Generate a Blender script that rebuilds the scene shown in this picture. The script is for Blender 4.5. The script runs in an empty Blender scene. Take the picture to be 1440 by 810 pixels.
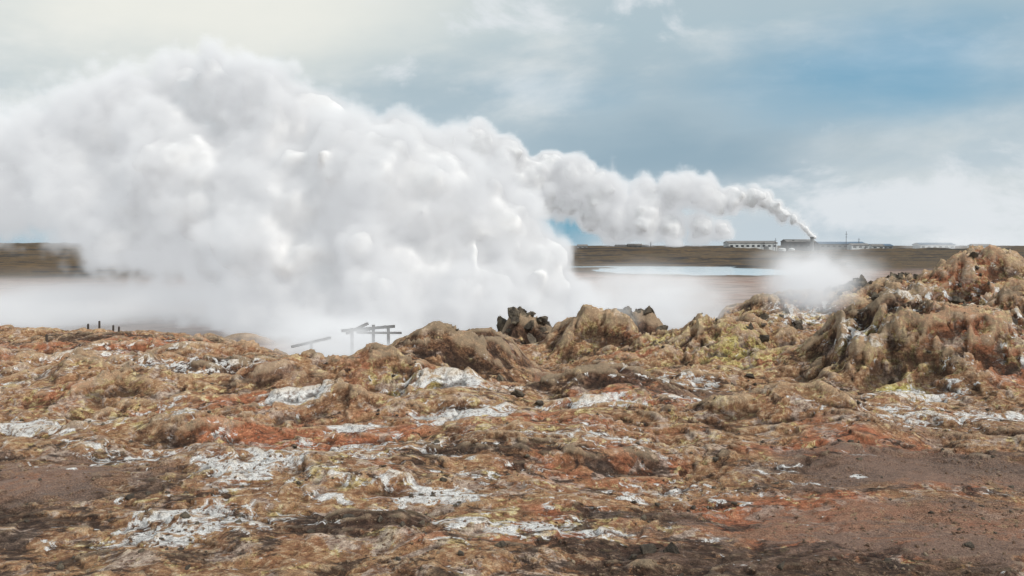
import bpy, math, random, time
import numpy as np
from mathutils import Vector, Euler
random.seed(7); rng=np.random.default_rng(11)
S=bpy.context.scene
S.view_settings.view_transform='Standard'; S.view_settings.look='None'; S.view_settings.exposure=0; S.view_settings.gamma=1
def lin(c):
    return tuple((x/12.92 if x<=0.04045 else ((x+0.055)/1.055)**2.4) for x in c)
def L4(r,g,b,k=1.0):
    a=lin((r/255,g/255,b/255)); return (a[0]*k,a[1]*k,a[2]*k,1)
# ------------------------------------------------------------ numpy noise
def perlin(x,y,seed=0):
    xi=np.floor(x).astype(np.int64); yi=np.floor(y).astype(np.int64)
    fx=x-xi; fy=y-yi
    def g(ix,iy,dx,dy):
        h=(ix*374761393+iy*668265263+seed*1446649)&0xffffffff
        h=((h^(h>>13))*1274126177)&0xffffffff
        h=h^(h>>16)
        a=h.astype(np.float64)/4294967296.0*2*np.pi
        return np.cos(a)*dx+np.sin(a)*dy
    u=fx*fx*fx*(fx*(fx*6-15)+10); v=fy*fy*fy*(fy*(fy*6-15)+10)
    a=g(xi,yi,fx,fy); b=g(xi+1,yi,fx-1,fy); c=g(xi,yi+1,fx,fy-1); d=g(xi+1,yi+1,fx-1,fy-1)
    return ((a*(1-u)+b*u)*(1-v)+(c*(1-u)+d*u)*v)*1.5
def fbm(x,y,o=4,seed=0,gain=0.5):
    s=0;a=1
    for i in range(o):
        s=s+a*perlin(x*2.03**i,y*2.03**i,seed+i*17); a*=gain
    return s
def sst(a,b,x):
    t=np.clip((x-a)/(b-a),0,1); return t*t*(3-2*t)
BUMPS=[(-2.4,32.3,4.2,2.6,1.1),(-4.4,31.3,2.2,2,.25),(3.9,38,2.4,2.0,1.5),(0.6,44.5,3.6,2,2.1),(6.4,46,3.0,2,2.5),
(7.2,36,2.8,2.4,1.25),(10.6,35,3.4,2.8,1.5),(13.8,30.5,2.8,3.2,1.4),(17.5,30,4.8,3.6,2.1),(22.5,29.5,5,4.6,2.3),(28,30,6,6,2.3),
(16.2,50,4,4,1.0),(20.6,51,4,4,1.4),(26,47.5,4.6,4.6,2.3),(31,48,6,5,2.8),(24,41,5,3,.8),(42,46,8,8,3.2),
(-2.9,27,2.2,.8,.6),(-7.5,28.5,4.5,1.6,.8),(-2.4,12.7,.65,.42,.26),(2.2,11.8,.4,.3,.12),(3.8,27.5,3.2,1.0,.65),(-5,16.5,2.0,.8,.25),(1.5,18.5,2.6,.9,.32),(-9,20,3,1,.35),(11,17.5,4,1.0,.22),(-13,27,4,1.2,.7),
(-12.5,32,5,1.1,.7),(-18,39,5,1.3,.7),(-24,36,5,1.2,.6),(-5,24.5,3,.8,.4),(-19,30,4,1.0,.55),
(-21,61,4,1.5,1.3),(-14,58,3,1.2,.7),(-16,44,3,1.6,.6),(-27,46,6,3,.4),(6,22,3,.9,.35),(-12,36.5,4,1.5,.5),
(3,24.5,3,1.2,-.5),(8,26.5,3.5,1.6,-.5),(-6,22.5,3,1.2,-.4),(1.5,33,2,2,-.5),(-7,36,3,2,-.6),(-11,24,4,1.5,-.35),(-15,35,5,1.2,-.4),(0,29.8,3,1.0,-.3),
(-150,250,55,14,2.8),(-112,300,38,18,3.2),(-215,330,60,22,4.2),
(-330,520,190,60,7.2),(95,640,140,45,4.0),(140,420,90,30,2.0),(330,560,160,60,3.0),(30,420,60,20,2.2),(-120,760,200,60,3.5)]
def height(x,y,full=False):
    x=np.asarray(x,float); y=np.asarray(y,float)
    dist=np.sqrt(x*x+y*y)+1
    nx=fbm(x/5,y/5,4,3); ny=fbm(x/5,y/5,4,9)
    wx=x+1.0*nx+0.25*fbm(x/1.3,y/1.3,3,31); wy=y+1.1*ny
    wxf=x+14*fbm(x/70,y/70,3,5); wyf=y+9*fbm(x/60,y/60,3,6)
    wx=np.where(dist>100,wxf,wx); wy=np.where(dist>100,wyf,wy)
    Ye=np.interp(wx,[-400,-60,-24,-18,-9,-6,0,6,10,13,16,60,400],[70,55,51,46,34,35,42,43,43,48,57,70,100])
    t=1-sst(0,7,wy-Ye)
    zp=3.78-0.0256*np.clip(y,-10,62)+1.0*sst(10,16,x)*sst(36,48,y)
    far=sst(310,700,y)
    basin=0.12*fbm(x/9,y/9,3,44)*(1-far)+far*(3.2+2.2*fbm(x/90,y/70,4,50))+sst(300,420,y)*0.7*fbm(x/14,y/14,3,61)
    z=zp*t+basin*(1-t)
    bh=0
    for (cx,cy,rx,ry,h) in BUMPS:
        r2=((wx-cx)/rx)**2+((wy-cy)/ry)**2
        bh=bh+h*np.exp(-1.5*np.maximum(r2,1e-6)**1.25)
    z=z+bh
    le=((x-60)/33)**2+((y-260)/44)**2
    le2=((x-42)/46)**2+((y-305)/11)**2
    lm=np.maximum(1-sst(.8,1.15,le+0.15*fbm(x/12,y/12,3,71)),1-sst(.8,1.2,le2))
    z=z*(1-lm)-0.9*lm
    amp=t*(1-sst(60,90,y))
    hill=np.clip(bh/1.4,0,1)*amp
    flat=1-0.75*np.exp(-(((x-8)/4)**2+((y-15.5)/2.2)**2))-0.65*np.exp(-(((x-7)/5)**2+((y-12)/1.6)**2))-0.55*np.exp(-(((x+9.5)/3.5)**2+((y-15.5)/2)**2))-.5*np.exp(-(((x-8)/4)**2+((y-26)/1.6)**2))
    flat=np.clip(flat,.22,1)
    sp=dist*0.0035
    f1=fbm(x/6,y/4.2,4,101)
    terr=fbm(x/5.0+nx*.2,y/4.4+ny*.2,8,121,.54)*3.0
    fl=np.floor(terr); fr=terr-fl
    ter=(fl+sst(0.74,0.97,fr))*0.085
    rg=1-2*np.abs(fbm(x/2.6+nx*.4,y/2.2+ny*.4,6,111,.50))
    nearf=sst(12,26,dist)*.6+.7
    z=z+amp*(0.32*f1*(.4+.6*flat)*nearf+ter*(1+1.2*hill)*flat*nearf+0.06*rg*flat*nearf)
    z=z+0.24*hill*rg+0.07*hill*(1-2*np.abs(fbm(x/.9,y/.8,4,131,.5)))
    for i,(lam,a) in enumerate([(1.3,.024),(.62,.021),(.3,.017),(.15,.013),(.08,.009)]):
        w=np.clip(lam/(sp*3)-.5,0,1)
        n=perlin(x/lam+3*i,y/lam,150+i)
        z=z+amp*w*a*n*(0.55+1.1*sst(-.3,.5,fbm(x/2.1,y/2.1,4,160+i))+1.2*hill)*(.3+.7*flat)
    z=z+sst(40,60,y)*(1-lm)*0.05*perlin(x/2.2,y/2.2,170)
    if full: return z,t,lm,hill,rg,le,far
    return z
def H(x,y): return float(height(np.array([x]),np.array([y]))[0])
# ------------------------------------------------------------ node helper
class N:
    def __init__(s,tree): s.t=tree; s.n=tree.nodes; s.l=tree.links
    def new(s,ty,**kw):
        n=s.n.new(ty)
        for k,v in kw.items(): setattr(n,k,v)
        return n
    def put(s,sock,v):
        if isinstance(v,bpy.types.NodeSocket): s.l.new(v,sock)
        else: sock.default_value=v
    def math(s,op,a,b=None,c=None,clamp=False):
        n=s.new('ShaderNodeMath',operation=op,use_clamp=clamp); s.put(n.inputs[0],a)
        if b is not None: s.put(n.inputs[1],b)
        if c is not None: s.put(n.inputs[2],c)
        return n.outputs[0]
    def vmath(s,op,a,b=None):
        n=s.new('ShaderNodeVectorMath',operation=op); s.put(n.inputs[0],a)
        if b is not None: s.put(n.inputs[1],b)
        return n
    def mix(s,f,a,b,blend='MIX'):
        n=s.new('ShaderNodeMix',data_type='RGBA',blend_type=blend); s.put(n.inputs[0],f); s.put(n.inputs[6],a); s.put(n.inputs[7],b); return n.outputs[2]
    def noise(s,vec,scale,detail=4,rough=.5,dist=0,out=0):
        n=s.new('ShaderNodeTexNoise'); s.l.new(vec,n.inputs['Vector']); n.inputs['Scale'].default_value=scale
        n.inputs['Detail'].default_value=detail; n.inputs['Roughness'].default_value=rough; n.inputs['Distortion'].default_value=dist
        return n.outputs[out]
    def ss(s,x,a,b,lo=0,hi=1):
        n=s.new('ShaderNodeMapRange',interpolation_type='SMOOTHSTEP'); s.put(n.inputs[0],x)
        n.inputs[1].default_value=a; n.inputs[2].default_value=b; n.inputs[3].default_value=lo; n.inputs[4].default_value=hi
        return n.outputs[0]
    def mapping(s,vec,loc=(0,0,0),scale=(1,1,1)):
        n=s.vmath('MULTIPLY',vec,scale).outputs[0]
        return s.vmath('ADD',n,loc).outputs[0]
    def ramp(s,f,stops):
        n=s.new('ShaderNodeValToRGB'); s.put(n.inputs[0],f); e=n.color_ramp.elements
        while len(e)<len(stops): e.new(.5)
        for i,(p,c) in enumerate(stops): e[i].position=p; e[i].color=c
        return n.outputs[0]
def newmat(name):
    m=bpy.data.materials.new(name); m.use_nodes=True; m.node_tree.nodes.clear(); g=N(m.node_tree)
    g.out=g.new('ShaderNodeOutputMaterial'); return m,g
def mesh_obj(name,verts,faces,mat=None,smooth=False,parent=None):
    me=bpy.data.meshes.new(name); me.from_pydata(verts,[],faces); me.update()
    if smooth: me.polygons.foreach_set('use_smooth',[True]*len(me.polygons))
    o=bpy.data.objects.new(name,me); S.collection.objects.link(o)
    if mat: me.materials.append(mat)
    if parent: o.parent=parent
    return o
def empty(name,loc=(0,0,0)):
    e=bpy.data.objects.new(name,None); e.location=loc; S.collection.objects.link(e); return e
# ------------------------------------------------------------ ground
def build_ground():
    a_in=np.radians(np.linspace(-40,40,820)); a_l=np.radians(np.linspace(-100,-40.4,50)); a_r=np.radians(np.linspace(40.4,100,50))
    A=np.concatenate([a_l,a_in,a_r])
    R=[3.0]
    while R[-1]<9: R.append(R[-1]*1.03)
    while R[-1]<75: R.append(R[-1]*1.0034)
    while R[-1]<130: R.append(R[-1]*1.008)
    while R[-1]<9000: R.append(R[-1]*1.02)
    R=np.array(R)
    RR,AA=np.meshgrid(R,A,indexing='ij')
    X=RR*np.sin(AA); Y=RR*np.cos(AA)
    z,t,lm,hill,rid,le,far=height(X.ravel(),Y.ravel(),True)
    nr,na=X.shape; Z=z.reshape(nr,na)
    def blur(q,k):
        c=np.cumsum(np.pad(q,((k+1,k),(0,0)),'edge'),0); q=(c[2*k+1:]-c[:-2*k-1])/(2*k+1)
        c=np.cumsum(np.pad(q,((0,0),(k+1,k)),'edge'),1); return (c[:,2*k+1:]-c[:,:-2*k-1])/(2*k+1)
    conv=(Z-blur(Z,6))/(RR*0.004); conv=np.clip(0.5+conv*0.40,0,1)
    verts=np.stack([X.ravel(),Y.ravel(),z],1)
    idx=np.arange(nr*na).reshape(nr,na)
    f=np.stack([idx[:-1,:-1],idx[:-1,1:],idx[1:,1:],idx[1:,:-1]],-1).reshape(-1,4)[:, ::-1]
    me=bpy.data.meshes.new('ground')
    me.vertices.add(len(verts)); me.vertices.foreach_set('co',verts.ravel())
    me.loops.add(f.size); me.loops.foreach_set('vertex_index',f.ravel().astype(np.int32))
    me.polygons.add(len(f)); me.polygons.foreach_set('loop_start',np.arange(0,f.size,4,dtype=np.int32))
    me.polygons.foreach_set('use_smooth',np.ones(len(f),bool))
    me.update(calc_edges=True)
    x=X.ravel(); y=Y.ravel()
    def spots(L,s=1):
        m=np.zeros_like(x)
        for (cx,cy,rx,ry,v) in L:
            m=np.maximum(m,v*np.exp(-(((x-cx)/rx)**2+((y-cy)/ry)**2)))
        return m
    white=spots([(-10.6,22.9,1.5,2.0,1.2),(-11.8,20.4,2.4,1.2,.95),(-6.8,24.7,1.2,1.1,1.2),(-4.2,21.1,.9,.9,1.2),(-1.3,22.5,1.6,1.1,1.2),(2.8,24.8,1.8,1.2,1.2),
      (-1.4,14.6,.9,.6,1.3),(-5.2,15.9,1.3,1.1,1),(-5.2,12.9,1.7,1.1,.95),(0.2,12.6,1.5,.6,.95),(7.05,15.8,.25,.2,1.2),(-1.9,26.8,2.4,1.0,.9),(7.7,25.4,3.0,1.8,1),(9.8,24,2.8,1.2,.9),(13,22.5,4,1,.8),
      (-3.5,18,3.5,2.5,.65),(2,19,3,2,.65),(-12,30,5,3,.6),(13.5,26,2,1,.8),(12.9,29.5,1.0,1.4,.7),(15.5,30.5,1.4,1.6,.7),(19,27,2.4,2,.75),(5,29,4,2,.6),(10,21,3,1,.5),(-8,18,3,2,.6),(-20,27,5,3,.6),(22,44,5,3,.7),(17,47,3,2,.7),(-18,36,6,4,.5),(-2,15,6,3,.45),(3,15.5,3,1.5,.5)])
    yel=spots([(9.5,33,3.2,2.5,.8),(6.5,35,2.2,2,.7),(12.8,26.4,1.1,.7,1.5),(3.7,37,2,1.6,.5),(13.5,29,2.5,3,.6),(25,44,6,4,.5),(30,47,6,4,.5),(17,48,5,3,.5),(-3,27,2.5,1.2,.8),(-1,20,2.5,1.8,.35),(-4,15,2.5,1.5,.35),(0,13,3,1,.5),(1,24,6,3,.35),(20,28,5,3,.5),(-14,25,6,4,.35)])
    red=spots([(7.5,17.8,4,1.0,.95),(6,13,5,2,.5),(-3,19,3,1.2,.45),(0.8,12.4,.6,.3,.9),(2,21,3,1,.55),(-8,24,5,1.5,.5),(18,27,3.5,2,.6),(-6,20,3,1,.6),(11,14,4,2,.5),(-20,40,8,4,.45),(22,30,4,3,.5),(-2.4,32,3,2,.3),(3,26,4,1.5,.45),(28,46,5,3,.5)])
    dark=spots([(8.5,16.2,3.0,1.3,1.2),(-2.4,12.7,.9,.6,2.0),(2.2,11.7,.5,.4,1.2),(-2.6,32.3,3.5,2.6,.9),(-9.5,13.5,3,3,.7),(4,11.2,4,1.3,.8),(8,26.8,3,1.5,.5),(12,12,3,2,.6),(-21,61,5,2,1),(-14,58,4,2,.8),(2.4,13.5,1,.6,1),(-9,31,5,2,.9),(3.5,28,3.5,1.4,.9),(14,31,2,2,.6),(22,28,4,2,.8),(20,50,5,2,.7),(.6,44.5,4,2.5,1.2),(6.4,46,4,2.5,1.1),(0,17,5,1,.4),(-22,44,7,4,.5)])
    soil=spots([(8.5,16.2,4.0,2,1.1),(7,12.5,5,2.2,1),(8,26.2,4,2.0,1),(11,20,4,2,.7),(-9.5,15.5,4,2,1),(2.5,31,2,2,1),(1,33,3,2,.7),(16,38,3,2,.8),(-8,27,4,1,.6)])
    basin=(1-t)*(1-sst(270,330,y)); farm=np.maximum(sst(215,300,y),sst(50,110,-x)*sst(150,215,y+6*fbm(x/25,y/25,3,90)))
    farm=np.maximum(farm,(1-sst(1.3,2.4,le))*.9)
    c1=me.color_attributes.new('mask_a','FLOAT_COLOR','POINT'); c1.data.foreach_set('color',np.stack([white,yel,red,dark],1).astype(np.float32).ravel())
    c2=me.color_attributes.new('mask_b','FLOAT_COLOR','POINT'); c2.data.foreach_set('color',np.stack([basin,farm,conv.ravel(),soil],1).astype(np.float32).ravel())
    o=bpy.data.objects.new('ground',me); S.collection.objects.link(o)
    m,g=newmat('geothermal_ground')
    P=g.new('ShaderNodeTexCoord').outputs['Object']
    A1=g.new('ShaderNodeAttribute',attribute_name='mask_a'); A2=g.new('ShaderNodeAttribute',attribute_name='mask_b')
    s1=g.new('ShaderNodeSeparateColor'); g.l.new(A1.outputs['Color'],s1.inputs[0]); s2=g.new('ShaderNodeSeparateColor'); g.l.new(A2.outputs['Color'],s2.inputs[0])
    W,YL,RD,DK=s1.outputs[0],s1.outputs[1],s1.outputs[2],A1.outputs['Alpha']; BS,FR,CV,SO=s2.outputs[0],s2.outputs[1],s2.outputs[2],A2.outputs['Alpha']
    nbig=g.noise(P,.30,5,.6,.6); nmid=g.noise(g.mapping(P,(7,3,0),(1,1.2,1)),.9,8,.71,.6); nsm=g.noise(g.mapping(P,(1,9,0)),6.5,6,.74,.2); nfi=g.noise(P,42,3,.8); ncr=g.noise(g.mapping(P,(31,2,5)),1.9,8,.71,.8)
    base=g.ramp(nmid,[(.30,L4(54,41,34)),(.40,L4(100,70,52)),(.47,L4(150,106,76)),(.53,L4(194,154,112)),(.58,L4(150,98,68)),(.66,L4(198,162,124)),(.76,L4(106,76,60))])
    base2=g.ramp(nsm,[(.34,L4(42,32,28)),(.43,L4(106,76,58)),(.52,L4(164,126,94)),(.62,L4(228,208,176))])
    col=g.mix(.5,base,base2)
    rf=g.math('MULTIPLY',g.ss(g.math('ADD',g.math('MULTIPLY',RD,.30),nbig),.52,.70),g.ss(nsm,.36,.6,.35,.85))
    col=g.mix(rf,col,g.ramp(nsm,[(.35,L4(112,58,42)),(.55,L4(182,106,74)),(.68,L4(212,150,112))]))
    yf=g.ss(g.math('ADD',g.math('MULTIPLY',YL,.14),ncr),.57,.62)
    ycol=g.ramp(nsm,[(.36,L4(104,88,58)),(.46,L4(174,150,98)),(.54,L4(220,200,146)),(.66,L4(238,228,190))])
    ycol=g.mix(g.ss(YL,.35,.9,0,.65),ycol,g.ramp(nsm,[(.36,L4(98,94,48)),(.5,L4(186,178,80)),(.62,L4(232,224,136))]))
    col=g.mix(g.math('MULTIPLY',yf,.85),col,ycol)
    nli=g.noise(g.mapping(P,(3,44,5)),1.3,8,.72,.6)
    col=g.mix(g.math('MULTIPLY',g.ss(nli,.53,.58),.7),col,g.ramp(nsm,[(.38,L4(126,104,94)),(.6,L4(218,202,188))]))
    df=g.ss(g.math('ADD',g.math('MULTIPLY',DK,.26),g.noise(g.mapping(P,(13,4,5),(1,1.4,1)),1.0,8,.72,.6)),.55,.615)
    col=g.mix(g.math('MULTIPLY',df,.9),col,g.ramp(nsm,[(.38,L4(34,28,25)),(.56,L4(76,58,49)),(.66,L4(134,110,92))]))
    sof=g.ss(g.math('ADD',g.math('MULTIPLY',SO,.4),nmid),.66,.82)
    scol=g.mix(g.ss(nfi,.42,.62),g.mix(g.ss(nbig,.4,.6),L4(76,56,47),L4(142,108,90)),L4(158,128,108))
    col=g.mix(g.math('MULTIPLY',sof,.75),col,scol)
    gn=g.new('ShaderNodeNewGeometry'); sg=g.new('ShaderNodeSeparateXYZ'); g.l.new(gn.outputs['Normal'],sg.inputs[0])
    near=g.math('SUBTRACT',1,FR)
    col=g.mix(g.math('MULTIPLY',g.ss(sg.outputs[2],.88,.6),g.math('MULTIPLY',near,.5)),col,g.ramp(nsm,[(.38,L4(52,39,32)),(.6,L4(122,88,66))]))  # steep faces darkened in the colour, painted shade to strengthen relief
    wn=g.noise(g.mapping(P,(23,14,5),(1,1.2,1)),1.6,9,.73,1.0)
    wf=g.ss(g.math('ADD',g.math('MULTIPLY',W,.26),wn),.65,.69)
    col=g.mix(g.math('MULTIPLY',wf,g.ss(nsm,.36,.5,.4,1)),col,g.ramp(nsm,[(.38,L4(172,170,170)),(.5,L4(226,225,223)),(.6,L4(244,242,238))]))
    bcol=g.ramp(g.noise(g.mapping(P,(0,0,0),(.06,.16,1)),1,9,.72,.5),[(.3,L4(76,64,58)),(.43,L4(116,96,88)),(.53,L4(168,150,140)),(.6,L4(136,98,84)),(.7,L4(98,68,56))])
    bcol=g.mix(1.0,bcol,bcol,'MIX')
    col=g.mix(g.math('MULTIPLY',BS,.9),col,bcol)
    fcol=g.ramp(g.noise(g.mapping(P,(0,0,0),(.018,.05,1)),1,9,.7,.5),[(.33,L4(40,39,40)),(.45,L4(58,54,51)),(.51,L4(110,90,64)),(.55,L4(66,59,52)),(.62,L4(98,84,62)),(.75,L4(46,45,45))])
    col=g.mix(FR,col,fcol)
    col=g.mix(g.math('MULTIPLY',g.ss(CV,.55,.95),g.math('MULTIPLY',near,.4)),col,L4(216,192,160))  # painted light: convex crests made paler in the colour
    col=g.mix(g.math('MULTIPLY',g.ss(CV,.45,.1),g.math('MULTIPLY',near,.7)),col,L4(42,32,27))  # painted shade: hollows and creases darkened in the colour
    sp=g.ss(nfi,.28,.72,.6,1.45); col=g.mix(1.0,col,sp,'MULTIPLY')
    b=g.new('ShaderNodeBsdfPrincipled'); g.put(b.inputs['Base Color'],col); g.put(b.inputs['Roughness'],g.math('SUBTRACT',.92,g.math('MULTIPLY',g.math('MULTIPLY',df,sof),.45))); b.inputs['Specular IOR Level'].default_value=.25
    hgt=g.math('ADD',g.math('MULTIPLY',nsm,.32),g.math('MULTIPLY',nfi,.06))
    bp=g.new('ShaderNodeBump'); bp.inputs['Strength'].default_value=1; bp.inputs['Distance'].default_value=.35; g.put(bp.inputs['Height'],hgt); g.l.new(bp.outputs[0],b.inputs['Normal'])
    g.l.new(b.outputs[0],g.out.inputs[0]); me.materials.append(m)
T0=time.time(); build_ground(); print('ground',time.time()-T0)
# ------------------------------------------------------------ lake
m,g=newmat('milky_water'); P=g.new('ShaderNodeTexCoord').outputs['Object']
b=g.new('ShaderNodeBsdfPrincipled'); g.put(b.inputs['Base Color'],g.ramp(g.noise(P,.03,3),[(.3,L4(150,190,208)),(.7,L4(190,214,224))])); b.inputs['Roughness'].default_value=.12
bp=g.new('ShaderNodeBump'); bp.inputs['Strength'].default_value=.3; g.put(bp.inputs['Height'],g.noise(P,1.2,3)); g.l.new(bp.outputs[0],b.inputs['Normal']); g.l.new(b.outputs[0],g.out.inputs[0])
mesh_obj('lake',[(-10,208,-.3),(105,208,-.3),(105,325,-.3),(-10,325,-.3)],[(0,1,2,3)],m)
# ------------------------------------------------------------ rocks
import bmesh
def rock_variants(n,sub):
    out=[]
    for i in range(n):
        bm=bmesh.new(); bmesh.ops.create_icosphere(bm,subdivisions=sub,radius=1)
        V=np.array([v.co[:] for v in bm.verts]); F=np.array([[v.index for v in f.verts] for f in bm.faces]); bm.free()
        r=np.random.default_rng(100+i)
        V=V*(1+.3*perlin(V[:,0]*1.1+i*9,V[:,1]*1.1+V[:,2]*.9,i)[:,None])
        for _ in range(12):
            d=r.normal(size=3); d/=np.linalg.norm(d); c=r.uniform(.28,.7); p=V@d; V=V-np.outer(np.maximum(p-c,0),d)
        V=V*(1+.2*perlin(V[:,0]*3.2+i*9,V[:,1]*3.2+V[:,2]*2.7,i)[:,None]+.12*perlin(V[:,0]*8+V[:,2]*5,V[:,1]*8-V[:,2]*6,i+40)[:,None])*1.2
        V*=np.array([r.uniform(.9,1.4),r.uniform(.7,1.1),r.uniform(.7,1.3)])
        out.append((V,F))
    return out
RV=rock_variants(9,4); RS=rock_variants(6,1)
def scatter_rocks(name,items,var,mat):
    Vs=[];Fs=[];n=0
    for (x,y,z,s,sz) in items:
        V,F=var[random.randrange(len(var))]
        M=np.array(Euler((random.uniform(-.5,.5),random.uniform(-.5,.5),random.uniform(0,6.28))).to_matrix())
        W=(V*np.array([1,1,sz])*s)@M.T+np.array([x,y,z]); Vs.append(W); Fs.append(F+n); n+=len(V)
    V=np.concatenate(Vs); F=np.concatenate(Fs)
    me=bpy.data.meshes.new(name); me.vertices.add(len(V)); me.vertices.foreach_set('co',V.ravel())
    me.loops.add(F.size); me.loops.foreach_set('vertex_index',F.ravel().astype(np.int32)); me.polygons.add(len(F)); me.polygons.foreach_set('loop_start',np.arange(0,F.size,3,dtype=np.int32)); me.update(calc_edges=True)
    me.materials.append(mat); o=bpy.data.objects.new(name,me); S.collection.objects.link(o); return o
def rockmat(name,a,b,c):
    m,g=newmat(name); P=g.new('ShaderNodeTexCoord').outputs['Object']
    col=g.ramp(g.noise(P,2.2,8,.75),[(.32,a),(.5,b),(.66,c)])
    bs=g.new('ShaderNodeBsdfPrincipled'); g.put(bs.inputs['Base Color'],col); bs.inputs['Roughness'].default_value=.9
    bp=g.new('ShaderNodeBump'); bp.inputs['Strength'].default_value=1; bp.inputs['Distance'].default_value=.2; g.put(bp.inputs['Height'],g.noise(P,5,8,.75)); g.l.new(bp.outputs[0],bs.inputs['Normal']); g.l.new(bs.outputs[0],g.out.inputs[0]); return m
lava=rockmat('lava_rock',L4(58,52,47),L4(100,90,78),L4(154,142,120))
stone=rockmat('brown_stone',L4(82,62,50),L4(138,110,88),L4(208,188,160))
piles=[('lava_outcrop',[(-2.2,44.5,1.2,.38,22),(0,45,1.7,.48,44),(1.9,45.5,1.4,.58,40),(3.0,46,1.0,.62,20),(-3.8,44,1.0,.28,14)]),
       ('lava_outcrop',[(4.9,46,1.1,.5,22),(6.4,46,1.5,.6,38),(8.0,46.5,1.3,.5,24)]),
       ('lava_outcrop',[(20.3,49,1.1,.38,18),(22.0,49,1.1,.38,18),(23.6,48,.9,.3,10)]),
       ('lava_outcrop',[(26,45,1.5,.3,12),(24,42,1.0,.25,8)]),('lava_outcrop',[(15,46,1.8,.3,14)]),('lava_outcrop',[(10,35.5,1.8,.25,9)]),('lava_outcrop',[(17,33,3,.25,14)])]
for nm,cl in piles:
    it=[]
    for (cx,cy,r,s,n) in cl:
        for k in range(n):
            x=cx+random.gauss(0,r*.6); y=cy+random.gauss(0,r*.6); ss=s*random.uniform(.3,1.1)
            it.append((x,y,H(x,y)+ss*random.uniform(-.2,.4),ss,random.uniform(.8,1.4)))
    scatter_rocks(nm,it,RV,lava)
def ground_items(n,xr,yr,smin,smax,p=2.5):
    y=rng.uniform(yr[0],yr[1],n); x=rng.uniform(-1,1,n)*(xr*y)
    dn=fbm(x/2.2,y/2.2,3,300)+rng.uniform(-.5,.5,n); k=dn>.02; x=x[k];y=y[k]
    z=height(x,y); s=smin+(smax-smin)*rng.random(len(x))**p
    return [(x[i],y[i],z[i]+s[i]*.1,s[i],.7) for i in range(len(x))]
scatter_rocks('scattered_stones',ground_items(20000,.75,(9,24),.010,.05,3.5),RS,stone)
scatter_rocks('scattered_lava_stones',ground_items(5000,.75,(9,50),.015,.11,5),RS,lava)
it=[]
for (x,y,s) in [(2.05,11.75,.18),(2.4,11.7,.13),(1.8,11.5,.1),(.2,26,.25),(.9,25.5,.18),(-.4,29,.22),(12,14.2,.08),(9,30,.2),(17.5,36,.35),(16.3,37,.3),(-19,44,.25),(-6,38,.35),(-8.3,36.5,.3),(-3.2,12.4,.08),(-2.6,12.6,.1),(-2.1,12.5,.09)]:
    it.append((x,y,H(x,y)+s*.2,s,.8))
scatter_rocks('lava_boulders',it,RV,lava)
print('rocks',time.time()-T0)
# ------------------------------------------------------------ steam clouds
def tex(ty,scale,**kw):
    t=bpy.data.textures.new('n',ty); t.noise_scale=scale
    for k,v in kw.items(): setattr(t,k,v)
    return t
def cloud_mesh(name,sph,voxel,disp,seed,gen=(13,9),sec=.36,ter=.42,shrink=.85,smooth=3):
    r=np.random.default_rng(seed); allS=[]
    for (x,y,z,R) in sph:
        R=R*shrink; allS.append((x,y,z,R))
        for i in range(gen[0]):
            d=r.normal(size=3); d/=np.linalg.norm(d); r2=R*sec*r.uniform(.6,1.25); c=np.array([x,y,z])+d*R*.84
            allS.append((*c,r2))
            for j in range(gen[1]):
                e=r.normal(size=3)+d*1.0; e/=np.linalg.norm(e); r3=r2*ter*r.uniform(.6,1.2); q=c+e*r2*.84; allS.append((*q,r3))
    def tmpl(sub):
        bm=bmesh.new(); bmesh.ops.create_icosphere(bm,subdivisions=sub,radius=1); V=np.array([v.co[:] for v in bm.verts]); F=np.array([[v.index for v in f.verts] for f in bm.faces]); bm.free(); return V,F
    T3=tmpl(3);T2=tmpl(2); Vs=[];Fs=[];n=0; big=max(s[3] for s in sph)
    for (x,y,z,R) in allS:
        V,F=T3 if R>.3*big else T2
        Vs.append(V*R+np.array([x,y,z])); Fs.append(F+n); n+=len(V)
    V=np.concatenate(Vs);F=np.concatenate(Fs)
    me=bpy.data.meshes.new(name); me.vertices.add(len(V)); me.vertices.foreach_set('co',V.ravel())
    me.loops.add(F.size); me.loops.foreach_set('vertex_index',F.ravel().astype(np.int32)); me.polygons.add(len(F)); me.polygons.foreach_set('loop_start',np.arange(0,F.size,3,dtype=np.int32)); me.update(calc_edges=True)
    o=bpy.data.objects.new(name,me); S.collection.objects.link(o)
    m=o.modifiers.new('r','REMESH'); m.mode='VOXEL'; m.voxel_size=voxel; m.use_smooth_shade=True
    m=o.modifiers.new('s','SMOOTH'); m.iterations=smooth; m.factor=.6
    for (t,st,mid) in disp:
        m=o.modifiers.new('d','DISPLACE'); m.texture=t; m.strength=st; m.mid_level=mid
    return o
def freeze(o,vox,sm,post=[]):
    m=o.modifiers.new('r2','REMESH'); m.mode='VOXEL'; m.voxel_size=vox; m.use_smooth_shade=True
    m=o.modifiers.new('s2','SMOOTH'); m.iterations=sm; m.factor=.6
    for (t,st,mid) in post:
        m=o.modifiers.new('d','DISPLACE'); m.strength=st; m.mid_level=mid; m.texture=t
    bpy.context.view_layer.update()
    dg=bpy.context.evaluated_depsgraph_get(); return bpy.data.meshes.new_from_object(o.evaluated_get(dg))
m,g=newmat('dense_steam'); b=g.new('ShaderNodeBsdfDiffuse'); g.put(b.inputs[0],(.96,.96,.96,1)); g.l.new(b.outputs[0],g.out.inputs[0]); core=m
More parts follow.
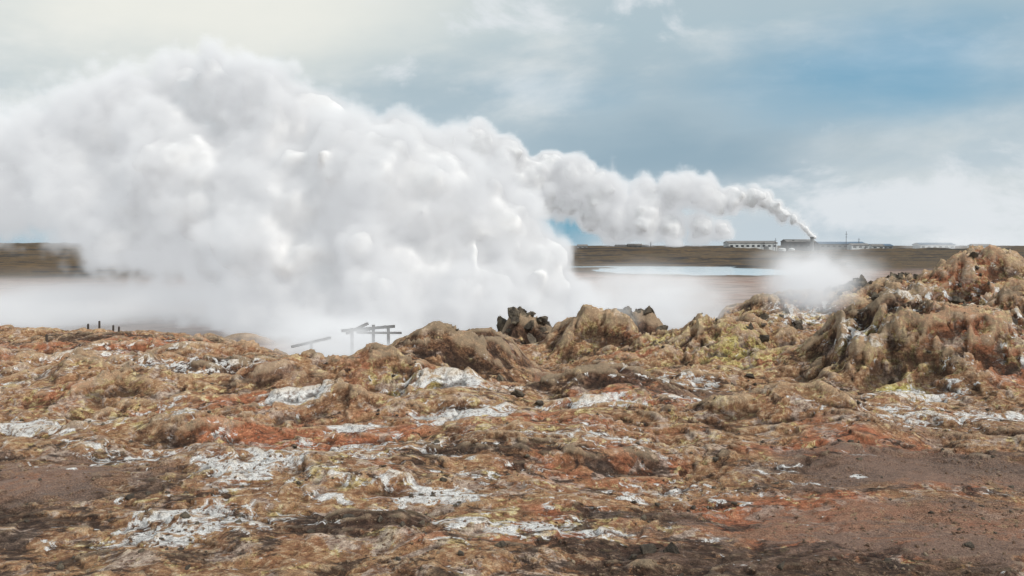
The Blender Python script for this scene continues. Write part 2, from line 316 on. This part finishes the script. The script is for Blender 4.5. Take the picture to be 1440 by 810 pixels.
def vdb_mat(name,em):
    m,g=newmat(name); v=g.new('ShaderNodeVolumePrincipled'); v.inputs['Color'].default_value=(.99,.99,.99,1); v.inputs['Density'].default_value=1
    a=g.new('ShaderNodeAttribute',attribute_name='density'); g.put(v.inputs['Emission Strength'],g.math('MULTIPLY',a.outputs['Fac'],em)); v.inputs['Emission Color'].default_value=(.95,.97,1,1)  # added glow stands in for light scattered repeatedly inside the vapour
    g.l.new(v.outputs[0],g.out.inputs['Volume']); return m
VM=vdb_mat('steam_vapour_glow',.34); MM=vdb_mat('mist_vapour_glow',.36)
def volume_object(name,mn,mx_,vox,mat,build,parent=None):
    t=bpy.data.node_groups.new(name+'_density','GeometryNodeTree'); t.interface.new_socket('Geometry',in_out='OUTPUT',socket_type='NodeSocketGeometry')
    g=N(t); out=g.new('NodeGroupOutput'); pos=g.new('GeometryNodeInputPosition').outputs[0]
    d=build(g,pos)
    vc=g.new('GeometryNodeVolumeCube'); g.l.new(d,vc.inputs['Density']); vc.inputs['Background'].default_value=0
    vc.inputs['Min'].default_value=mn; vc.inputs['Max'].default_value=mx_
    for k,a in enumerate('XYZ'): vc.inputs['Resolution '+a].default_value=max(6,int((mx_[k]-mn[k])/vox))
    sm=g.new('GeometryNodeSetMaterial'); sm.inputs['Material'].default_value=mat; g.l.new(vc.outputs[0],sm.inputs[0]); g.l.new(sm.outputs[0],out.inputs[0])
    me=bpy.data.meshes.new(name); q_=bpy.data.objects.new(name,me); S.collection.objects.link(q_)
    if parent: q_.parent=parent
    me.materials.append(mat); mod=q_.modifiers.new('steam','NODES'); mod.node_group=t; return q_
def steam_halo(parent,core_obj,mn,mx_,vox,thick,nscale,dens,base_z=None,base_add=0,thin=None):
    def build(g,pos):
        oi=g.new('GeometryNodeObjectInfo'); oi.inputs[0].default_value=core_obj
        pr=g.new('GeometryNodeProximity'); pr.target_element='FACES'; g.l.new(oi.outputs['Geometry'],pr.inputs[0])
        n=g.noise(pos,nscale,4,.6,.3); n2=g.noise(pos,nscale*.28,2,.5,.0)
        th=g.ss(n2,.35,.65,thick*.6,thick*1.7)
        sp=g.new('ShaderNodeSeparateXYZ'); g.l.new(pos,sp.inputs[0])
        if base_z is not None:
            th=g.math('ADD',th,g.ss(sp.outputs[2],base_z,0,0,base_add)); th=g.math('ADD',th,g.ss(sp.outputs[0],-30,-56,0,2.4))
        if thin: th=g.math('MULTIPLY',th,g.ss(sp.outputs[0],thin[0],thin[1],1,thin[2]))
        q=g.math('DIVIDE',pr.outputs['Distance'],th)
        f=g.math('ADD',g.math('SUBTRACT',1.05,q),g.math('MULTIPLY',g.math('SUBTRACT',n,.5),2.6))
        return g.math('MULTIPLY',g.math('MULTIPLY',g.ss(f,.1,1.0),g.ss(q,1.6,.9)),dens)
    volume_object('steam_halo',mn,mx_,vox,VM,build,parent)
def build_cloud(name,sph,voxel,disp,seed,cv,post,halo,**kw):
    e=empty(name)
    o=cloud_mesh('tmp',sph,voxel,disp,seed,**kw); me=freeze(o,cv,3,post); bpy.data.objects.remove(o)
    me.materials.clear(); me.materials.append(core); q=bpy.data.objects.new('steam_core',me); S.collection.objects.link(q); q.parent=e
    me.polygons.foreach_set('use_smooth',[True]*len(me.polygons)); print(name,len(me.vertices))
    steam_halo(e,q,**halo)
    return e
main=[(1.9,74,2.8,3.9),(-4.7,73,4.3,5.2),(-10.7,72,4.3,5.8),(-17.4,73,4.5,5.2),(-22.8,75,5.2,3.8),(-28,77,7,3.5),(-2.0,75,8.8,4.9),(.9,75,6.4,3.5),
(-8.7,74,11.5,6.1),(-10.7,76,16.0,4.4),(-6.8,76,13.8,3.8),(-15.4,74,13.7,6.2),(-21.4,74,9.7,7.0),(-22.8,77,18.2,5.6),(-28,79,20.4,4.8),(-23.5,78,21.3,3.0),(-30.5,79,21.2,3.4),
(-32.8,79,18.4,5.6),(-29.5,76,13.7,7.0),(-34.8,78,9.8,4.5),(-38,80,18.3,4.6),(-41.5,80,15.5,5.0),(-37.5,79,11.9,4.4),(-45.5,82,16.2,3.8),(-43.5,82,18.8,2.8),(-50,82,15,3.2),(-55,84,15.5,3.6),(-16.5,76,17.4,3.4)]
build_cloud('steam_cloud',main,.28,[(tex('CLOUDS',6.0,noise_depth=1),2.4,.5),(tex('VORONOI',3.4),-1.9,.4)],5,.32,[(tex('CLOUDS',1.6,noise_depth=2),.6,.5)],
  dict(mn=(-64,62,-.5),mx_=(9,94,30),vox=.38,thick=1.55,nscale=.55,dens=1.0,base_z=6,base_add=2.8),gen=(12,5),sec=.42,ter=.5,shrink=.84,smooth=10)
print('cloud',time.time()-T0)
PL=[(1138,333,4.5),(1134,328,5),(1128,323,5.5),(1121,316,6.5),(1112,309,8),(1098,301,10),(1085,292,11),(1070,283,13),(1052,278,15),(1030,280,17),(1005,285,18),(985,275,20),(962,268,19),(940,272,22),(915,282,24),
(900,308,28),(862,312,28),(832,300,24),(940,318,20),(985,320,17),(1015,322,12),(812,248,30),(775,240,28),(840,272,28),(745,255,32),(708,222,30),(672,208,26),(720,290,32),(765,280,26),(690,245,32),(640,215,28),(650,280,35),(800,285,22)]
plume=[((u-720)*.625+(random.uniform(-2,2) if r>8 else 0),700+random.uniform(-8,8) if r>8 else 692,8-(v-345)*.625,r*.625) for (u,v,r) in PL]
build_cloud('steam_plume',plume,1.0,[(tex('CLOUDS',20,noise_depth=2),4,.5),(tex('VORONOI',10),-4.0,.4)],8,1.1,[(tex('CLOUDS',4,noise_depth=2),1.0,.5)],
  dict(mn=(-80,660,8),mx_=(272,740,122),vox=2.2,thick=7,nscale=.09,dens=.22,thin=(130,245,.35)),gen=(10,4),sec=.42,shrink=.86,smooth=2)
print('plume',time.time()-T0)
def mist(name,loc,sc,dens,vox,nscale=2.5,lo=.42,hi=.68,stretch=(1,1,1),seed=0):
    def build(g,pos):
        P=g.vmath('DIVIDE',g.vmath('SUBTRACT',pos,loc).outputs[0],sc).outputs[0]
        fo=g.ss(g.vmath('LENGTH',P).outputs['Value'],.95,.1)
        n=g.ss(g.noise(g.mapping(P,(seed*3.1,seed,seed*1.7),stretch),nscale,4,.58,.5),lo,hi)
        return g.math('MULTIPLY',g.math('MULTIPLY',n,fo),dens)
    mn=tuple(loc[i]-sc[i] for i in range(3)); mx_=tuple(loc[i]+sc[i] for i in range(3))
    volume_object(name,mn,mx_,vox,MM,build)
mist('ground_mist',(-38,79,1.2),(42,18,5.0),.34,.9,3,.38,.64,(1,1,.5),1)
mist('ground_mist',(12,80,2.2),(16,16,5),.24,.8,2.5,.38,.62,(1,1,.7),3)
mist('steam_wisp',(-10.5,48,2.0),(8,6,3.0),.7,.4,2.5,.38,.62,(1,1,1),4)
mist('steam_wisp',(21,55,6.2),(6,3,3.0),.9,.35,2.2,.38,.60,(1,1,1),6)
mist('steam_wisp',(-7.6,36.0,3.4),(4,2.5,1.7),1.3,.3,2.2,.36,.58,(1,1,1),7)
mist('steam_wisp',(10,51,4.0),(6,3,3.0),.8,.35,2.2,.40,.60,(1,1,1),9)
mist('steam_wisp',(16.5,44,5.8),(3.5,2,2.2),1.6,.3,2.0,.36,.56,(1,1,1),12)
mist('steam_wisp',(4.4,42,4.2),(3,1.5,1.7),1.2,.25,2.0,.38,.58,(1,1,1),13)
mist('steam_wisp',(350,650,9),(70,25,9),.05,3,2.5,.40,.62,(1,1,1),14)
# ------------------------------------------------------------ industrial buildings
def paint(name,c,r=.6):
    m,g=newmat(name); P=g.new('ShaderNodeTexCoord').outputs['Object']
    b=g.new('ShaderNodeBsdfPrincipled'); g.put(b.inputs['Base Color'],g.mix(g.ss(g.noise(P,.4,5),.35,.7),c,(c[0]*.7,c[1]*.7,c[2]*.7,1))); b.inputs['Roughness'].default_value=r; g.l.new(b.outputs[0],g.out.inputs[0]); return m
PW=paint('white_cladding',L4(215,218,218)); PG=paint('grey_cladding',L4(120,122,122)); PD=paint('dark_cladding',L4(60,58,58)); PB=paint('blue_roof',L4(70,100,126)); PR=paint('grey_roof',L4(130,126,122)); GL=paint('window_glass',L4(40,50,58),.15)
RU=paint('weathered_timber',L4(72,64,58),.9)
def box(name,c,s,mat,parent,bev=0):
    x,y,z=c; a,b_,h=s[0]/2,s[1]/2,s[2]/2
    V=[(x+i*a,y+j*b_,z+k*h) for k in(-1,1) for j in(-1,1) for i in(-1,1)]
    return mesh_obj(name,V,[(0,2,3,1),(4,5,7,6),(0,1,5,4),(2,6,7,3),(0,4,6,2),(1,3,7,5)],mat,parent=parent)
def hall(name,x,y,w,d,h,rh,wall,roof,nwin=6,base=None):
    h*=1.3
    z0=max(H(x,y),H(x,y-d/2),H(x,y-d*2)-.4)-.2
    e=empty(name,(x,y,z0)); a,b_=w/2,d/2
    V=[(-a,-b_,-1.5),(a,-b_,-1.5),(a,b_,-1.5),(-a,b_,-1.5),(-a,-b_,h),(a,-b_,h),(a,b_,h),(-a,b_,h),(-a,0,h+rh),(a,0,h+rh)]
    mesh_obj('walls',V,[(0,1,5,4),(2,3,7,6),(1,2,6,9,5),(3,0,4,8,7)],wall,parent=e)
    o=.4; t=.3
    V=[(-a-o,-b_-o,h-.1),(a+o,-b_-o,h-.1),(a+o,0,h+rh+.05),(-a-o,0,h+rh+.05),(a+o,b_+o,h-.1),(-a-o,b_+o,h-.1)]
    V+=[(p[0],p[1],p[2]+t) for p in V]
    mesh_obj('roof',V,[(0,3,2,1),(3,5,4,2),(6,7,8,9),(9,8,10,11),(0,1,7,6),(4,5,11,10),(1,2,8,7),(2,4,10,8),(0,6,9,3),(3,9,11,5)],roof,parent=e)
    for i in range(nwin):
        box('window_%d'%i,(-a+(i+.5)*w/nwin,-b_-.04,h*.62),(w/nwin*.5,.08,h*.22),GL,e)
    box('door',(a*.55,-b_-.07,h*.3),(min(4,w*.12),.14,h*.55),PG,e)
    return e
hall('power_plant_building',209,700,42,18,5.2,1.6,PW,PR,9)
hall('industrial_hall',251,700,25,16,7.0,1.8,PD,PR,5)
hall('industrial_hall',289,705,40,16,4.2,1.6,PG,PB,8)
hall('warehouse',282,650,14,9,3.0,1.2,PW,PR,3)
hall('warehouse',299,655,10,8,2.6,1.2,PW,PR,2)
hall('warehouse',94,690,9,7,2.8,1.4,PW,PR,2)
hall('warehouse',106,690,12,7,3.2,1.2,PG,PR,3)
hall('warehouse',116,700,7,7,2.6,1.2,PW,PR,2)
hall('warehouse',60,680,8,6,2.4,1.2,PW,PR,2)
hall('industrial_hall',370,700,30,14,4.0,1.4,PW,PB,6)
hall('industrial_hall',330,720,22,12,3.4,1.4,PG,PB,5)
hall('warehouse',405,690,16,10,3.6,1.4,PW,PR,4)
def tube(name,segs,mat,parent=None,n=14):
    V=[];F=[]
    for (x,y,z,r) in segs:
        for k in range(n): a=2*math.pi*k/n; V.append((x+r*math.cos(a),y+r*math.sin(a),z))
    for i in range(len(segs)-1):
        for k in range(n): F.append((i*n+k,i*n+(k+1)%n,(i+1)*n+(k+1)%n,(i+1)*n+k))
    F.append(tuple(range((len(segs)-1)*n,len(segs)*n))); return mesh_obj(name,V,F,mat,parent=parent)
zc=H(259,690)-.5; hc=15.0-zc
e=empty('chimney_stack',(259.5,690,zc)); tube('shaft',[(0,0,0,1.9),(0,0,hc*.7,1.5),(0,0,hc,1.4)],PG,e); tube('rim',[(0,0,hc-.9,1.65),(0,0,hc+.1,1.65)],PD,e)
e=empty('chimney_stack',(245,695,H(245,695)-.5)); tube('shaft',[(0,0,0,1.0),(0,0,11,.8)],PG,e); tube('rim',[(0,0,10.6,1.0),(0,0,11.2,1.0)],PD,e)
for (x,h) in((228,13),(289,16),(300,11),(218,10),(120,9)):
    e=empty('utility_mast',(x,690,H(x,690)-.5)); tube('pole',[(0,0,0,.28),(0,0,h,.15)],PD,e,8); box('cross_arm',(0,0,h*.85),(2.4,.2,.2),PD,e); box('lower_arm',(0,0,h*.7),(1.8,.2,.2),PD,e)
for (x,y,r,h) in((232,685,3.2,4.5),(240,684,2.6,4)):
    z=H(x,y)-.5; tube('storage_tank',[(x,y,z,r),(x,y,z+h,r),(x,y,z+h+.6,r*.55),(x,y,z+h+.8,.1)],PW,None,20)
# ------------------------------------------------------------ timber debris & posts
e=empty('collapsed_boardwalk',(-8.2,45.5,.9)); 
def beam(name,p,q,w,h,mat,parent):
    p=Vector(p);q=Vector(q);d=(q-p).normalized(); s=d.cross(Vector((0,0,1))).normalized()*w/2; u=s.cross(d).normalized()*h/2
    if s.length<1e-6: s=Vector((w/2,0,0)); u=Vector((0,h/2,0))
    V=[tuple(b+i*s+j*u) for b in(p,q) for (i,j) in((-1,-1),(1,-1),(1,1),(-1,1))]
    return mesh_obj(name,V,[(0,3,2,1),(4,5,6,7),(0,1,5,4),(1,2,6,5),(2,3,7,6),(3,0,4,7)],mat,parent=parent)
for i,(p,q,w,h) in enumerate([((-1.6,0,2.2),(1.4,.6,2.4),.22,.16),((-1.2,-.5,2.1),(-.1,.2,2.6),.2,.14),((-.8,.5,2.05),(1.0,-.4,2.5),.15,.12),((.2,0,-1.5),(.25,0,2.55),.16,.16),((-1,0,-1.5),(-1,.1,2.35),.16,.16),((1.1,.3,-1.5),(1.05,.3,2.45),.16,.16),((-4.2,-1,1.4),(-2.2,0,1.8),.2,.14),((-3.2,-.5,-1.5),(-3.2,-.5,1.6),.14,.14),((-.5,-.6,2.15),(1.9,-.2,2.1),.2,.12)]):
    beam('plank_%d'%i,p,q,w,h,RU,e)
for (x,y,h) in((-25.5,49,.55),(-24.9,49.5,.45),(-24.3,49,.4),(-26.2,49,.3),(-23.5,40,.45)):
    z=H(x,y); tube('wooden_post',[(x,y,z-.3,.07),(x+.02,y,z+h,.06),(x+.02,y,z+h+.03,.02)],RU,None,8)
# ------------------------------------------------------------ world
w=bpy.data.worlds.new('World'); S.world=w; w.use_nodes=True; w.node_tree.nodes.clear(); g=N(w.node_tree)
D=g.new('ShaderNodeTexCoord').outputs['Generated']
sky=g.new('ShaderNodeTexSky',sky_type='NISHITA'); sky.sun_disc=False; sky.sun_elevation=math.radians(42); sky.sun_rotation=math.radians(120)
blue=g.mix(1,sky.outputs[0],(.75,1.0,1.05,1),'MULTIPLY')
sep=g.new('ShaderNodeSeparateXYZ'); g.l.new(D,sep.inputs[0]); zz=sep.outputs[2]
Dn=g.vmath('MULTIPLY_ADD',g.noise(g.mapping(D,(0,0,0),(1,1,2.6)),3.0,5,.55,0,1)); Dn.inputs[1].default_value=(.24,.24,.12)
Dn.inputs[2].default_value=(-.12,-.12,-.06)
wd=g.vmath('ADD',D,Dn.outputs[0]).outputs[0]
def blob(x,y,z,r0,r1,sx=1.0,sz=1.0):
    v=Vector((x,y,z)).normalized(); df=g.vmath('SUBTRACT',wd,tuple(v)).outputs[0]; ml=g.vmath('MULTIPLY',df,(1/sx,1,1/sz)).outputs[0]
    return g.ss(g.vmath('LENGTH',ml).outputs['Value'],r1,r0)
def uv(u,v): return ((u-720)/1120,1,(345-v)/1120)
cn=g.noise(g.mapping(D,(3,1,2),(1,1,2.8)),2.6,9,.55,.2); cn2=g.noise(g.mapping(D,(9,4,2),(1,1,1.8)),7,9,.58,.3)
k=10.0
M_=lambda a,b:g.math('MULTIPLY',a,b)
grey=g.ramp(g.ss(zz,-.02,.5),[(0,L4(196,208,216)),(.15,L4(184,200,209)),(.35,L4(168,188,199)),(.55,L4(176,195,204)),(1,L4(190,200,206))])
white=g.ramp(cn2,[(.35,L4(202,211,214)),(.65,L4(232,235,235))])
cl=g.mix(M_(g.ss(cn,.42,.62),.85),grey,white)
cl=g.mix(M_(blob(*uv(300,-20),.08,.36,1.3,.5),.85),cl,L4(242,241,232))
cl=g.mix(M_(blob(*uv(960,225),.02,.30,1.2,.26),.75),cl,L4(136,164,181))
cl=g.mix(M_(g.ss(g.math('ADD',M_(blob(*uv(1330,300),.02,.32,1,.3),.20),cn2),.57,.74),.85),cl,L4(226,231,235))
cb=g.vmath('SCALE',cl); cb.inputs['Scale'].default_value=k
mx=lambda a,b:g.math('MAXIMUM',a,b)
bm_=mx(M_(blob(*uv(1230,95),.02,.22,1.3,.42),.7),mx(M_(blob(*uv(790,322),.01,.13,1.1,.45),.95),mx(M_(blob(*uv(-10,320),.02,.14,1,.5),.55),M_(blob(*uv(820,130),.02,.14,1,.3),.2))))
sb=g.vmath('SCALE',L4(100,164,198)[:3]) ; sb.inputs['Scale'].default_value=k
bl=g.mix(.75,blue,sb.outputs[0])
fin=g.mix(bm_,cb.outputs[0],bl)
bg=g.new('ShaderNodeBackground'); g.l.new(fin,bg.inputs[0]); bg.inputs[1].default_value=.1
o=g.new('ShaderNodeOutputWorld'); g.l.new(bg.outputs[0],o.inputs[0])
# sun
sl=bpy.data.lights.new('sun','SUN'); sl.energy=2.7; sl.angle=math.radians(6); sl.color=(1,.94,.86)
so=bpy.data.objects.new('sun',sl); S.collection.objects.link(so)
el=math.radians(42); az=math.radians(120); dv=Vector((math.sin(az)*math.cos(el),math.cos(az)*math.cos(el),math.sin(el)))
so.rotation_euler=dv.to_track_quat('Z','Y').to_euler(); so.location=dv*200
# camera
c=bpy.data.cameras.new('camera'); co=bpy.data.objects.new('camera',c); S.collection.objects.link(co); c.lens=28; c.clip_end=20000
co.location=(0,0,8); co.rotation_euler=(math.radians(90-3.07),0,0); S.camera=co
